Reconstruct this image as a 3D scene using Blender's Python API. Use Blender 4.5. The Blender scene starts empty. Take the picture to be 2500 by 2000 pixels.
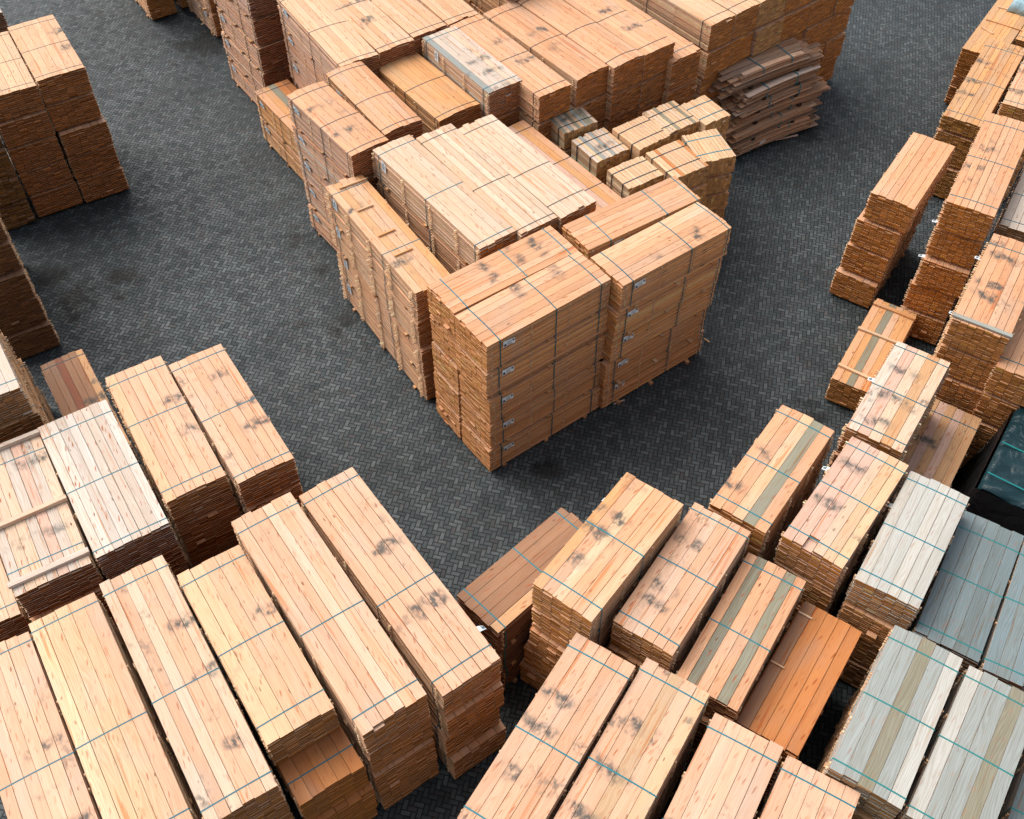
import bpy, math, random
import numpy as np
from mathutils import Matrix, Vector

R = math.radians
S = bpy.context.scene
COL = S.collection

# ------------------------------------------------------------------ camera
cam = bpy.data.cameras.new("camera")
cam.sensor_width = 36.0
cam.lens = 36.0 * 2607.0 / 2500.0
cam.clip_end = 600
camo = bpy.data.objects.new("camera", cam)
camo.location = (0, 0, 20)
camo.rotation_euler = (R(90 - 50.777), 0, 0)
COL.objects.link(camo)
S.camera = camo

# ------------------------------------------------------------------ light
SUN_EL, SUN_AZ = 52.0, 305.0            # azimuth clockwise from +Y (camera forward)
W = bpy.data.worlds.new("World")
S.world = W
W.use_nodes = True
wn = W.node_tree
wn.nodes.clear()
wo = wn.nodes.new("ShaderNodeOutputWorld")
bg = wn.nodes.new("ShaderNodeBackground")
sk = wn.nodes.new("ShaderNodeTexSky")
sk.sky_type = 'NISHITA'
sk.sun_disc = False
sk.sun_elevation = R(SUN_EL)
sk.sun_rotation = R(SUN_AZ)
sk.air_density = 1.0
sk.dust_density = 4.0
sk.ozone_density = 0.6
bg.inputs[1].default_value = 0.105
hs = wn.nodes.new("ShaderNodeHueSaturation")      # thin overcast: the blue is mostly veiled
hs.inputs['Saturation'].default_value = 0.45
wn.links.new(sk.outputs[0], hs.inputs['Color'])
wn.links.new(hs.outputs[0], bg.inputs[0])
wn.links.new(bg.outputs[0], wo.inputs[0])

sl = bpy.data.lights.new("sun", 'SUN')
sl.energy = 1.5
sl.angle = R(60)
sl.color = (1.0, 0.93, 0.86)
so = bpy.data.objects.new("sun", sl)
az, el = R(SUN_AZ), R(SUN_EL)
sd = Vector((math.sin(az) * math.cos(el), math.cos(az) * math.cos(el), math.sin(el)))
so.rotation_euler = sd.to_track_quat('Z', 'Y').to_euler()
so.location = sd * 60
COL.objects.link(so)

S.view_settings.view_transform = 'Standard'
S.view_settings.look = 'None'
S.view_settings.exposure = 0.85
S.view_settings.gamma = 1.0
S.render.engine = 'CYCLES'
S.cycles.max_bounces = 5
S.cycles.diffuse_bounces = 3

# ------------------------------------------------------------------ node helpers
class NG:
    def __init__(self, name):
        self.m = bpy.data.materials.new(name)
        self.m.use_nodes = True
        self.t = self.m.node_tree
        self.t.nodes.clear()
        self.out = self.t.nodes.new("ShaderNodeOutputMaterial")
    def n(self, typ, **kw):
        x = self.t.nodes.new(typ)
        for k, v in kw.items():
            setattr(x, k, v)
        return x
    def put(self, sock, v):
        if isinstance(v, bpy.types.NodeSocket):
            self.t.links.new(v, sock)
        else:
            sock.default_value = v
    def math(self, op, a, b=0.0, c=0.0, clamp=False):
        x = self.n("ShaderNodeMath", operation=op)
        x.use_clamp = clamp
        self.put(x.inputs[0], a); self.put(x.inputs[1], b); self.put(x.inputs[2], c)
        return x.outputs[0]
    def vec(self, x, y, z):
        v = self.n("ShaderNodeCombineXYZ")
        self.put(v.inputs[0], x); self.put(v.inputs[1], y); self.put(v.inputs[2], z)
        return v.outputs[0]
    def sep(self, v):
        s = self.n("ShaderNodeSeparateXYZ")
        self.put(s.inputs[0], v)
        return s.outputs
    def noise(self, v, scale=1.0, detail=2.0, rough=0.5, dist=0.0):
        x = self.n("ShaderNodeTexNoise")
        self.put(x.inputs["Vector"], v)
        x.inputs["Scale"].default_value = scale
        x.inputs["Detail"].default_value = detail
        x.inputs["Roughness"].default_value = rough
        x.inputs["Distortion"].default_value = dist
        return x.outputs[0]
    def smooth(self, v, a, b):
        x = self.n("ShaderNodeMapRange", interpolation_type='SMOOTHSTEP')
        self.put(x.inputs[0], v)
        self.put(x.inputs[1], a); self.put(x.inputs[2], b)
        x.inputs[3].default_value = 0.0; x.inputs[4].default_value = 1.0
        return x.outputs[0]
    def mix(self, f, a, b, blend='MIX'):
        x = self.n("ShaderNodeMix", data_type='RGBA', blend_type=blend)
        self.put(x.inputs[0], f)
        ia = [i for i in x.inputs if i.type == 'RGBA']
        self.put(ia[0], a if isinstance(a, bpy.types.NodeSocket) else (*a, 1.0))
        self.put(ia[1], b if isinstance(b, bpy.types.NodeSocket) else (*b, 1.0))
        return [o for o in x.outputs if o.type == 'RGBA'][0]
    def attr(self, name):
        return self.n("ShaderNodeAttribute", attribute_name=name)
    def finish(self, col, rough=0.75, spec=0.25, bump=None, bs=0.3, bd=0.01):
        p = self.n("ShaderNodeBsdfPrincipled")
        self.put(p.inputs["Base Color"], col if isinstance(col, bpy.types.NodeSocket) else (*col, 1.0))
        self.put(p.inputs["Roughness"], rough)
        self.put(p.inputs["Specular IOR Level"], spec)
        if bump is not None:
            b = self.n("ShaderNodeBump")
            b.inputs["Strength"].default_value = bs
            b.inputs["Distance"].default_value = bd
            self.put(b.inputs["Height"], bump)
            self.t.links.new(b.outputs[0], p.inputs["Normal"])
        self.t.links.new(p.outputs[0], self.out.inputs[0])
        return self.m

# ------------------------------------------------------------------ materials
def wood_face():
    g = NG("sawn_wood")
    uv = g.sep(g.n("ShaderNodeUVMap", uv_map="UVMap").outputs[0])
    u, v = uv[0], uv[1]
    at = g.attr("tint"); tint, seed = at.outputs["Color"], at.outputs["Alpha"]
    wx = g.attr("wear"); ws = g.n("ShaderNodeSeparateColor"); g.put(ws.inputs[0], wx.outputs["Color"])
    stain_amt, grain_amt, knot_amt = ws.outputs[0], ws.outputs[1], ws.outputs[2]
    pseed = wx.outputs["Alpha"]
    zs = g.math('MULTIPLY', seed, 91.0)
    # growth rings drawn out along the board
    n1 = g.noise(g.vec(g.math('MULTIPLY', u, 0.8), g.math('MULTIPLY', v, 6.0), zs), 1.0, 2.0)
    ring = g.math('SINE', g.math('ADD', g.math('MULTIPLY', v, 150.0), g.math('MULTIPLY', n1, 38.0)))
    fine = g.noise(g.vec(g.math('MULTIPLY', u, 3.0), g.math('MULTIPLY', v, 120.0), zs), 1.0, 1.0)
    tone = g.noise(g.vec(g.math('MULTIPLY', u, 0.9), g.math('MULTIPLY', v, 9.0), g.math('ADD', zs, 5.0)), 1.0, 2.0)
    k = g.math('ADD', g.math('MULTIPLY', ring, g.math('MULTIPLY', grain_amt, 0.10)),
               g.math('ADD', g.math('MULTIPLY', g.math('SUBTRACT', fine, 0.5), 0.14),
                      g.math('MULTIPLY', g.math('SUBTRACT', tone, 0.5), 0.26)))
    k = g.math('ADD', k, 1.0)
    kc = g.vec(k, g.math('ADD', g.math('MULTIPLY', g.math('SUBTRACT', k, 1.0), 1.25), 1.0),
               g.math('ADD', g.math('MULTIPLY', g.math('SUBTRACT', k, 1.0), 1.6), 1.0))
    col = g.mix(1.0, tint, kc, 'MULTIPLY')
    # resin streaks and heartwood
    st = g.smooth(g.noise(g.vec(g.math('MULTIPLY', u, 0.45), g.math('MULTIPLY', v, 13.0), g.math('ADD', zs, 11.0)), 1.0, 2.0), 0.62, 0.74)
    streak = g.mix(1.0, tint, (0.86, 0.46, 0.23), 'MULTIPLY')
    col = g.mix(g.math('MULTIPLY', st, 0.75), col, streak)
    # knots, each with a darker heart and drawn-out flare
    def knots(su, sv, off, r0, hue):
        vo = g.n("ShaderNodeTexVoronoi")
        vo.inputs["Scale"].default_value = 1.0
        warp = g.noise(g.vec(g.math('MULTIPLY', u, 9.0), g.math('MULTIPLY', v, 16.0), zs), 1.0, 1.0)
        g.put(vo.inputs["Vector"], g.vec(g.math('ADD', g.math('ADD', g.math('MULTIPLY', u, su), g.math('MULTIPLY', v, su * 0.8 + hue)), g.math('MULTIPLY', warp, 0.22)),
                                         g.math('ADD', g.math('MULTIPLY', v, sv), g.math('MULTIPLY', warp, 0.5)),
                                         g.math('ADD', zs, off)))
        sc = g.n("ShaderNodeSeparateColor"); g.put(sc.inputs[0], vo.outputs["Color"])
        rad = g.math('ADD', g.math('MULTIPLY', g.smooth(sc.outputs[0], 0.25, 1.0), r0), 0.004)
        m = g.math('SUBTRACT', 1.0, g.smooth(vo.outputs["Distance"], g.math('MULTIPLY', rad, 0.45), rad))
        return g.math('MULTIPLY', m, g.math('MULTIPLY', g.math('ADD', g.math('MULTIPLY', sc.outputs[1], 0.7), 0.3), knot_amt))
    col = g.mix(knots(3.2, 9.0, 3.0, 0.20, 0), col, (0.15, 0.040, 0.012))
    col = g.mix(g.math('MULTIPLY', knots(2.6, 6.0, 41.0, 0.30, 0), 0.55), col, (0.45, 0.17, 0.06))
    # slanting flecks where branches were sawn along their length
    fl = knots(4.6, 16.0, 17.0, 0.40, 9.0)
    col = g.mix(g.math('MULTIPLY', fl, 0.95), col, (0.36, 0.085, 0.020))
    # blue-grey mould where laths lay across the boards
    ob = g.sep(g.n("ShaderNodeTexCoord").outputs["Object"])
    ps = g.math('MULTIPLY', pseed, 57.0)
    big = g.noise(g.vec(g.math('MULTIPLY', ob[0], 2.3), g.math('MULTIPLY', ob[1], 1.1), ps), 1.0, 1.0)
    sm = g.noise(g.vec(g.math('MULTIPLY', ob[0], 7.0), g.math('MULTIPLY', ob[1], 11.0), ps), 1.0, 3.0, 0.65)
    br = g.noise(g.vec(g.math('MULTIPLY', u, 1.4), g.math('MULTIPLY', v, 2.0), zs), 1.0, 0.0)
    rw = g.attr("smudge"); rs = g.n("ShaderNodeSeparateColor"); g.put(rs.inputs[0], rw.outputs["Color"])
    wob = g.math('MULTIPLY', g.math('SUBTRACT', g.noise(g.vec(g.math('MULTIPLY', ob[0], 4.0), g.math('MULTIPLY', ob[1], 5.0), ps), 1.0, 2.0), 0.5), 0.34)
    near = None
    for q in range(3):
        dq = g.math('ABSOLUTE', g.math('SUBTRACT', g.math('ADD', ob[0], wob), rs.outputs[q]))
        near = dq if near is None else g.math('MINIMUM', near, dq)
    wy = g.math('ABSOLUTE', g.math('SUBTRACT', g.math('ADD', ob[1], g.math('MULTIPLY', wob, 1.2)), rw.outputs["Alpha"]))
    rm = g.math('MULTIPLY', g.math('SUBTRACT', 1.0, g.smooth(near, 0.01, 0.19)), g.math('SUBTRACT', 1.0, g.smooth(wy, 0.18, 0.42)))
    rm = g.math('MULTIPLY', rm, g.math('MULTIPLY', g.smooth(sm, 0.26, 0.66), g.smooth(br, 0.25, 0.55)))
    sf = g.math('MULTIPLY', g.smooth(big, 0.58, 0.70), g.math('MULTIPLY', g.smooth(sm, 0.42, 0.62), g.smooth(br, 0.35, 0.6)))
    sf = g.math('MULTIPLY', sf, 0.7)
    rm = g.math('MULTIPLY', rm, 1.1)
    sf = g.math('MAXIMUM', g.math('MULTIPLY', sf, stain_amt), g.math('MULTIPLY', rm, g.math('GREATER_THAN', stain_amt, 0.001)))
    gn = g.sep(g.n("ShaderNodeNewGeometry").outputs["Normal"])[2]
    sf = g.math('MULTIPLY', g.math('MINIMUM', sf, 0.88), g.math('GREATER_THAN', gn, 0.6))
    col = g.mix(sf, col, (0.062, 0.074, 0.072))
    # dust and silvering in large soft patches
    dp = g.noise(g.vec(g.math('MULTIPLY', ob[0], 0.9), g.math('MULTIPLY', ob[1], 2.0), g.math('ADD', ps, 9.0)), 1.0, 2.0)
    lum = g.n("ShaderNodeRGBToBW"); g.put(lum.inputs[0], col)
    gl = g.vec(g.math('MULTIPLY', lum.outputs[0], 1.03), lum.outputs[0], g.math('MULTIPLY', lum.outputs[0], 0.90))
    col = g.mix(g.math('MULTIPLY', g.smooth(dp, 0.45, 0.8), 0.25), col, gl)
    return g.finish(col, 0.72, 0.25, fine, 0.15, 0.004)

def wood_end():
    g = NG("sawn_end_grain")
    uv = g.sep(g.n("ShaderNodeUVMap", uv_map="UVMap").outputs[0])
    at = g.attr("tint"); tint, seed = at.outputs["Color"], at.outputs["Alpha"]
    zs = g.math('MULTIPLY', seed, 91.0)
    ax = g.math('SUBTRACT', uv[0], g.math('MULTIPLY', seed, 0.15))
    ay = g.math('ADD', uv[1], 0.06)
    d = g.math('SQRT', g.math('ADD', g.math('MULTIPLY', ax, ax), g.math('MULTIPLY', ay, ay)))
    ring = g.math('SINE', g.math('MULTIPLY', d, 420.0))
    nz = g.noise(g.vec(uv[0], uv[1], zs), 22.0, 2.0)
    k = g.math('ADD', 0.78, g.math('ADD', g.math('MULTIPLY', ring, 0.07), g.math('MULTIPLY', nz, 0.45)))
    col = g.mix(1.0, tint, g.vec(k, k, k), 'MULTIPLY')
    return g.finish(col, 0.9, 0.1)

def plain(name, col, rough=0.6, spec=0.3, var=0.15, scale=8.0, bump=False):
    g = NG(name)
    tc = g.n("ShaderNodeTexCoord").outputs["Object"]
    n = g.noise(tc, scale, 3.0)
    k = g.math('ADD', 1.0 - var, g.math('MULTIPLY', n, 2 * var))
    c = g.mix(1.0, col, g.vec(k, k, k), 'MULTIPLY')
    return g.finish(c, rough, spec, n if bump else None, 0.4, 0.02)

OIL = [(-6.0, 22.5, .55), (-10.4, 32.1, 1.3), (-9.6, 33.3, 1.0), (-10.5, 20.95, .55), (-10.35, 20.2, .35), (-12.35, 20.96, .8),
       (-4.3, 19.4, .5), (-4.6, 18.9, .35), (9.2, 27.4, .9), (-5.15, 21.2, .35), (-11.6, 20.0, 1.0), (-8.6, 30.3, .7), (7.2, 16.2, .6), (0.8, 14.6, .45)]
def paving():
    """herringbone of 200 x 100 mm clinker pavers"""
    g = NG("herringbone_pavers")
    tc = g.n("ShaderNodeTexCoord").outputs["Object"]
    mp = g.n("ShaderNodeMapping"); g.put(mp.inputs[0], tc)
    mp.inputs["Rotation"].default_value = (0, 0, R(14))
    mp.inputs["Scale"].default_value = (1 / 0.10, 1 / 0.10, 1)
    wob = g.n("ShaderNodeTexNoise"); g.put(wob.inputs["Vector"], tc); wob.inputs["Scale"].default_value = 1.3
    va = g.n("ShaderNodeVectorMath", operation='MULTIPLY_ADD')
    g.put(va.inputs[0], wob.outputs["Color"]); va.inputs[1].default_value = (0.5, 0.5, 0); g.put(va.inputs[2], mp.outputs[0])
    s = g.sep(va.outputs[0]); x, y = s[0], s[1]
    i, j = g.math('FLOOR', x), g.math('FLOOR', y)
    fx, fy = g.math('SUBTRACT', x, i), g.math('SUBTRACT', y, j)
    k = g.math('FLOORED_MODULO', g.math('SUBTRACT', i, j), 4.0)
    is1 = g.math('COMPARE', k, 1.0, 0.1); is2 = g.math('COMPARE', k, 2.0, 0.1)
    ver = g.math('GREATER_THAN', k, 1.5)
    bi = g.math('SUBTRACT', i, is1); bj = g.math('SUBTRACT', j, is2)
    hu = g.math('ADD', fx, is1); vv = g.math('ADD', fy, is2)
    # along 0..2, across 0..1
    al = g.math('ADD', g.math('MULTIPLY', hu, g.math('SUBTRACT', 1.0, ver)), g.math('MULTIPLY', vv, ver))
    ac = g.math('ADD', g.math('MULTIPLY', fy, g.math('SUBTRACT', 1.0, ver)), g.math('MULTIPLY', fx, ver))
    da = g.math('MINIMUM', al, g.math('SUBTRACT', 2.0, al))
    dc = g.math('MINIMUM', ac, g.math('SUBTRACT', 1.0, ac))
    ed = g.math('MINIMUM', da, dc)
    rough_n = g.noise(tc, 40.0, 3.0)
    edn = g.math('ADD', ed, g.math('MULTIPLY', g.math('SUBTRACT', rough_n, 0.5), 0.10))
    top = g.smooth(edn, 0.03, 0.15)
    wn_ = g.n("ShaderNodeTexWhiteNoise", noise_dimensions='3D')
    g.put(wn_.inputs["Vector"], g.vec(bi, bj, ver))
    rv = wn_.outputs["Value"]
    rc = g.n("ShaderNodeSeparateColor"); g.put(rc.inputs[0], wn_.outputs["Color"])
    r3 = g.math('POWER', rv, 1.8)
    base = g.mix(r3, (0.034, 0.045, 0.049), (0.080, 0.096, 0.100))
    base = g.mix(g.math('MULTIPLY', g.smooth(rc.outputs[1], 0.8, 1.0), 0.5), base, (0.055, 0.045, 0.044))
    large = g.noise(tc, 0.32, 4.0, 0.6)
    lm = g.math('ADD', 0.28, g.math('MULTIPLY', large, 1.45))
    mid = g.noise(tc, 2.6, 4.0, 0.65)
    lm = g.math('MULTIPLY', lm, g.math('ADD', 0.62, g.math('MULTIPLY', mid, 0.78)))
    grit = g.math('ADD', 0.7, g.math('MULTIPLY', g.noise(tc, 130.0, 2.0), 0.62))
    lm = g.math('MULTIPLY', lm, grit)
    col = g.mix(1.0, base, g.vec(lm, lm, lm), 'MULTIPLY')
    col = g.mix(top, (0.008, 0.009, 0.010), col)
    # moss / silt patches
    ms = g.smooth(g.noise(tc, 0.55, 5.0, 0.7), 0.56, 0.72)
    col = g.mix(g.math('MULTIPLY', ms, 0.35), col, (0.020, 0.021, 0.017))
    # oil drips where trucks stood
    xy = g.sep(tc)
    wv = g.noise(tc, 1.7, 5.0, 0.7)
    acc = None
    for ox, oy, orr in OIL:
        dx = g.math('SUBTRACT', xy[0], ox); dy = g.math('SUBTRACT', xy[1], oy)
        d = g.math('SQRT', g.math('ADD', g.math('MULTIPLY', dx, dx), g.math('MULTIPLY', dy, dy)))
        d = g.math('ADD', g.math('DIVIDE', d, orr), g.math('MULTIPLY', g.math('SUBTRACT', wv, 0.5), 3.0))
        m = g.math('SUBTRACT', 1.0, g.smooth(d, 0.15, 0.95))
        acc = m if acc is None else g.math('MAXIMUM', acc, m)
    col = g.mix(g.math('MULTIPLY', acc, 0.78), col, (0.007, 0.007, 0.007))
    h = g.math('ADD', top, g.math('MULTIPLY', rough_n, 0.25))
    h = g.math('ADD', h, g.math('MULTIPLY', rv, 0.35))
    return g.finish(col, g.math('ADD', 0.50, g.math('MULTIPLY', rc.outputs[2], 0.3)), 0.35, h, 0.7, 0.012)

def tarp_mat(name, col):
    g = NG(name)
    tc = g.n("ShaderNodeTexCoord").outputs["Object"]
    n = g.noise(tc, 1.6, 4.0, 0.55, 1.2)
    k = g.math('ADD', 0.6, g.math('MULTIPLY', n, 0.8))
    c = g.mix(1.0, col, g.vec(k, k, k), 'MULTIPLY')
    return g.finish(c, 0.42, 0.4, n, 0.8, 0.12)

M_FACE, M_END = wood_face(), wood_end()
M_STRAP = plain("teal_strapping", (0.004, 0.115, 0.15), 0.45, 0.4, 0.25)
M_CYAN = plain("cyan_strapping", (0.006, 0.17, 0.215), 0.45, 0.4, 0.25)
M_DARKSTRAP = plain("dark_strapping", (0.010, 0.030, 0.040), 0.45, 0.4, 0.25)
M_PAPER = plain("label_paper", (0.74, 0.84, 0.88), 0.5, 0.3, 0.12)
M_INK = plain("label_ink", (0.03, 0.05, 0.07), 0.6, 0.2, 0.1)
M_RED = plain("label_red_ink", (0.45, 0.06, 0.03), 0.6, 0.2, 0.1)
M_GROUND = paving()
M_TARP = tarp_mat("teal_tarpaulin", (0.005, 0.028, 0.036))
M_FILM = tarp_mat("dark_film", (0.012, 0.013, 0.015))
M_SHEET = tarp_mat("pale_sheet", (0.30, 0.45, 0.50))
M_CORD = plain("cyan_cord", (0.012, 0.19, 0.19), 0.5, 0.3, 0.1)
M_WHITE = plain("white_tie", (0.65, 0.70, 0.72), 0.5, 0.3, 0.1)

# ------------------------------------------------------------------ mesh helpers
FQ = np.array([[0, 3, 2, 1], [4, 5, 6, 7], [0, 1, 5, 4], [2, 3, 7, 6], [1, 2, 6, 5], [3, 0, 4, 7]])   # -z +z -y +y +x -x

def box_mesh(name, boxes, mats, tint, wear, uvo=None, crown=0.0, cw=1.0, ch=1.0, smudge=None):
    """boxes: N x 7 array (x0,x1,y0,y1,z0,z1,yaw). One box per board; tint N x 6 x 4 (per face), wear N x 4."""
    b = np.asarray(boxes, float); n = len(b)
    cx = (b[:, 0] + b[:, 1]) / 2; cy = (b[:, 2] + b[:, 3]) / 2
    sx = np.array([0, 1, 1, 0, 0, 1, 1, 0]); sy = np.array([0, 0, 1, 1, 0, 0, 1, 1]); sz = np.array([0, 0, 0, 0, 1, 1, 1, 1])
    X = np.where(sx, b[:, 1:2], b[:, 0:1]) - cx[:, None]
    Y = np.where(sy, b[:, 3:4], b[:, 2:3]) - cy[:, None]
    Z = np.where(sz, b[:, 5:6], b[:, 4:5])
    c, s = np.cos(b[:, 6:7]), np.sin(b[:, 6:7])
    V = np.stack([c * X - s * Y + cx[:, None], s * X + c * Y + cy[:, None], Z], -1)
    if crown:
        V[..., 2] += crown * np.clip(1 - (V[..., 1] / (cw / 2)) ** 2, -.3, 1) * np.clip(V[..., 2] / ch, 0, 1) ** 2
    V = V.reshape(-1, 3)
    faces = (np.arange(n)[:, None, None] * 8 + FQ[None]).reshape(-1, 4)
    me = bpy.data.meshes.new(name)
    me.vertices.add(len(V)); me.vertices.foreach_set("co", V.ravel())
    me.loops.add(len(faces) * 4); me.loops.foreach_set("vertex_index", faces.ravel().astype(np.int32))
    me.polygons.add(len(faces))
    me.polygons.foreach_set("loop_start", np.arange(0, len(faces) * 4, 4, dtype=np.int32))
    me.polygons.foreach_set("loop_total", np.full(len(faces), 4, dtype=np.int32))
    for m in mats: me.materials.append(m)
    mi = np.tile(np.array([0, 0, 0, 0, 1, 1], dtype=np.int32) if len(mats) > 1 else np.zeros(6, np.int32), n)
    me.polygons.foreach_set("material_index", mi)
    me.polygons.foreach_set("use_smooth", np.zeros(len(faces), dtype=bool))
    me.update()
    # uv: u along, v across (faces) / across, thickness (ends)
    if uvo is None: uvo = np.zeros((n, 2))
    L = (b[:, 1] - b[:, 0]); Wd = (b[:, 3] - b[:, 2]); T = (b[:, 5] - b[:, 4])
    vs = np.stack([sx, sy, sz], -1)[FQ]                       # 6 x 4 x 3
    U = np.zeros((n, 6, 4, 2))
    for f in range(6):
        a, d = ((0, 1), (0, 1), (0, 2), (0, 2), (1, 2), (1, 2))[f]
        dims = (L, Wd, T)
        U[:, f, :, 0] = vs[f, :, a][None] * dims[a][:, None]
        U[:, f, :, 1] = vs[f, :, d][None] * dims[d][:, None]
        if f < 4:
            U[:, f, :, 0] += uvo[:, 0:1]; U[:, f, :, 1] += uvo[:, 1:2] + f * 0.37
    uvl = me.uv_layers.new(name="UVMap")
    uvl.data.foreach_set("uv", U.reshape(-1).astype(np.float32))
    t = me.attributes.new("tint", 'FLOAT_COLOR', 'FACE'); t.data.foreach_set("color", np.asarray(tint, np.float32).reshape(-1))
    w = me.attributes.new("wear", 'FLOAT_COLOR', 'FACE')
    w.data.foreach_set("color", np.repeat(np.asarray(wear, np.float32)[:, None, :], 6, 1).reshape(-1))
    sm = me.attributes.new("smudge", 'FLOAT_COLOR', 'FACE')
    sm.data.foreach_set("color", np.tile(np.array(smudge if smudge else (99, 99, 99, 99), np.float32), n * 6))
    me.validate()
    return me

def simple(name, verts, faces, mat, parent=None, smooth=False):
    me = bpy.data.meshes.new(name)
    me.from_pydata([tuple(v) for v in verts], [], faces)
    me.materials.append(mat)
    if smooth: me.polygons.foreach_set("use_smooth", [True] * len(me.polygons))
    me.update()
    o = bpy.data.objects.new(name, me); COL.objects.link(o)
    if parent: o.parent = parent
    return o

def boxes_simple(name, bl, mat, parent=None):
    V, Fc = [], []
    for (x0, x1, y0, y1, z0, z1) in bl:
        k = len(V)
        V += [(x0, y0, z0), (x1, y0, z0), (x1, y1, z0), (x0, y1, z0), (x0, y0, z1), (x1, y0, z1), (x1, y1, z1), (x0, y1, z1)]
        Fc += [tuple(int(i) + k for i in q) for q in FQ]
    return simple(name, V, Fc, mat, parent)

def ribbon_loop(name, pts, wid, thick, mat, parent):
    """closed strap in the local y-z plane at constant x; pts = [(x,y,z)] ring"""
    n = len(pts); V = []; Fc = []
    for k, p in enumerate(pts):
        a = Vector(pts[k - 1]); c = Vector(pts[(k + 1) % n]); t = (c - a); t.x = 0; t.normalize()
        nrm = Vector((0, -t.z, t.y))
        q = Vector(p)
        for dx, dn in ((-wid / 2, 0), (wid / 2, 0), (wid / 2, thick), (-wid / 2, thick)):
            V.append(q + Vector((dx, 0, 0)) + nrm * dn)
    for k in range(n):
        a, b = k * 4, ((k + 1) % n) * 4
        for m in range(4):
            Fc.append((a + m, a + (m + 1) % 4, b + (m + 1) % 4, b + m))
    return simple(name, V, Fc, mat, parent)

def thing(name, label, cat, loc, rz=0.0, group=None):
    o = bpy.data.objects.new(name, None); COL.objects.link(o)
    o.empty_display_size = 0.3
    o.location = loc; o.rotation_euler = (0, 0, rz)
    o["label"] = label; o["category"] = cat
    if group: o["group"] = group
    return o

def tag(o, label, cat, group=None):
    o["label"] = label; o["category"] = cat
    if group: o["group"] = group
    return o

# ------------------------------------------------------------------ wood colours (linear albedo)
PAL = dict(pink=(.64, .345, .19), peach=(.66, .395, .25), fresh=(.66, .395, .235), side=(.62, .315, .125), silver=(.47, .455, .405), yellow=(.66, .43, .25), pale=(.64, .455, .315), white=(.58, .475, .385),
           grey=(.305, .325, .30), blue=(.175, .22, .225), orange=(.52, .205, .068), dark=(.20, .095, .052), ember=(.27, .095, .05), brown=(.32, .17, .095), olive=(.26, .24, .17),  # dark: a lowered brown with the shade of a low pack painted in
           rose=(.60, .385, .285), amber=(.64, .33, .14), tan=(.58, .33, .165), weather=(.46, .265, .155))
def tints(rng, n, base, spread, hue):
    b = np.array(base)
    k = np.exp(rng.normal(0, spread, (n, 1)))
    h = rng.normal(0, hue, (n, 1))
    c = b * k * np.exp(h * np.array([[0.15, 1.0, 1.9]]))
    return np.clip(c, 0.01, 0.72)

def boards_mesh(rng, L, Wd, H, nb, t, base, side, end, topcols, stain, grain, knot, bz, jit=.014, gap=.011, top_missing=None, crown=0.0, ends_var=.20, smudge=None):
    nl = max(2, int(round((H - bz) / (t + gap))))
    pitch = (H - bz) / nl; th = pitch - gap
    bw = Wd / nb
    B, TT, WW = [], [], []
    pseed = rng.random()
    for k in range(nl):
        z1 = bz + (k + 1) * pitch; z0 = z1 - th
        if k == nl - 1: z1 = H; z0 = H - th
        off = rng.normal(0, .009) if k < nl - 1 else 0.0
        c = tints(rng, nb, base, .055, .04)
        for i in range(nb):
            jj = jit if k >= nl - 2 else jit * .4
            e0, e1 = rng.normal(0, jj), rng.normal(0, jj)
            if rng.random() < .02: e1 += rng.normal(0, .035)
            if rng.random() < .02: e0 += rng.normal(0, .035)
            g0 = .002 + .004 * rng.random()
            x0, x1 = -L / 2 + e0, L / 2 + e1
            if k == nl - 1 and top_missing and top_missing[0] == i: x1 -= top_missing[1]
            B.append((x0, x1, -Wd / 2 + i * bw + g0 + off, -Wd / 2 + (i + 1) * bw - g0 + off, z0, z1, rng.normal(0, .0006)))
            col = c[i]
            if k == nl - 1 and topcols: col = np.array(PAL[topcols[i % len(topcols)]]) * math.exp(rng.normal(0, .05))
            sd_ = rng.random()
            f = np.empty((6, 4)); f[:, 3] = sd_
            f[0:2, :3] = col
            f[2:4, :3] = tints(rng, 2, side, .20, .07)
            ev = math.exp(rng.normal(-.05, ends_var))
            if rng.random() < .09: ev *= 1.5
            f[4:6, :3] = np.clip(np.array(end) * ev, .01, .6)
            TT.append(f); WW.append((stain, grain, knot, pseed))
    return box_mesh("boards", B, [M_FACE, M_END], TT, WW, rng.random((len(B), 2)) * 40, crown, Wd, H, smudge), nl, pitch, th

def wood_boxes(name, rng, bl, base, parent, spread=.1, knot=.3, stain=.2):
    n = len(bl)
    T6 = np.empty((n, 6, 4))
    T6[:, :, :3] = tints(rng, n, base, spread, .05)[:, None, :]
    T6[:, :, 3] = rng.random((n, 1))
    T6[:, 4:, :3] *= np.array([.8, .66, .55])
    me = box_mesh(name, [(*b, 0.0) if len(b) == 6 else b for b in bl], [M_FACE, M_END], T6, [(stain, .5, knot, rng.random())] * n, rng.random((n, 2)) * 30)
    o = bpy.data.objects.new(name, me); COL.objects.link(o)
    if parent: o.parent = parent
    return o

def rot90(o, rz): o.rotation_euler = (0, 0, rz); return o

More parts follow.
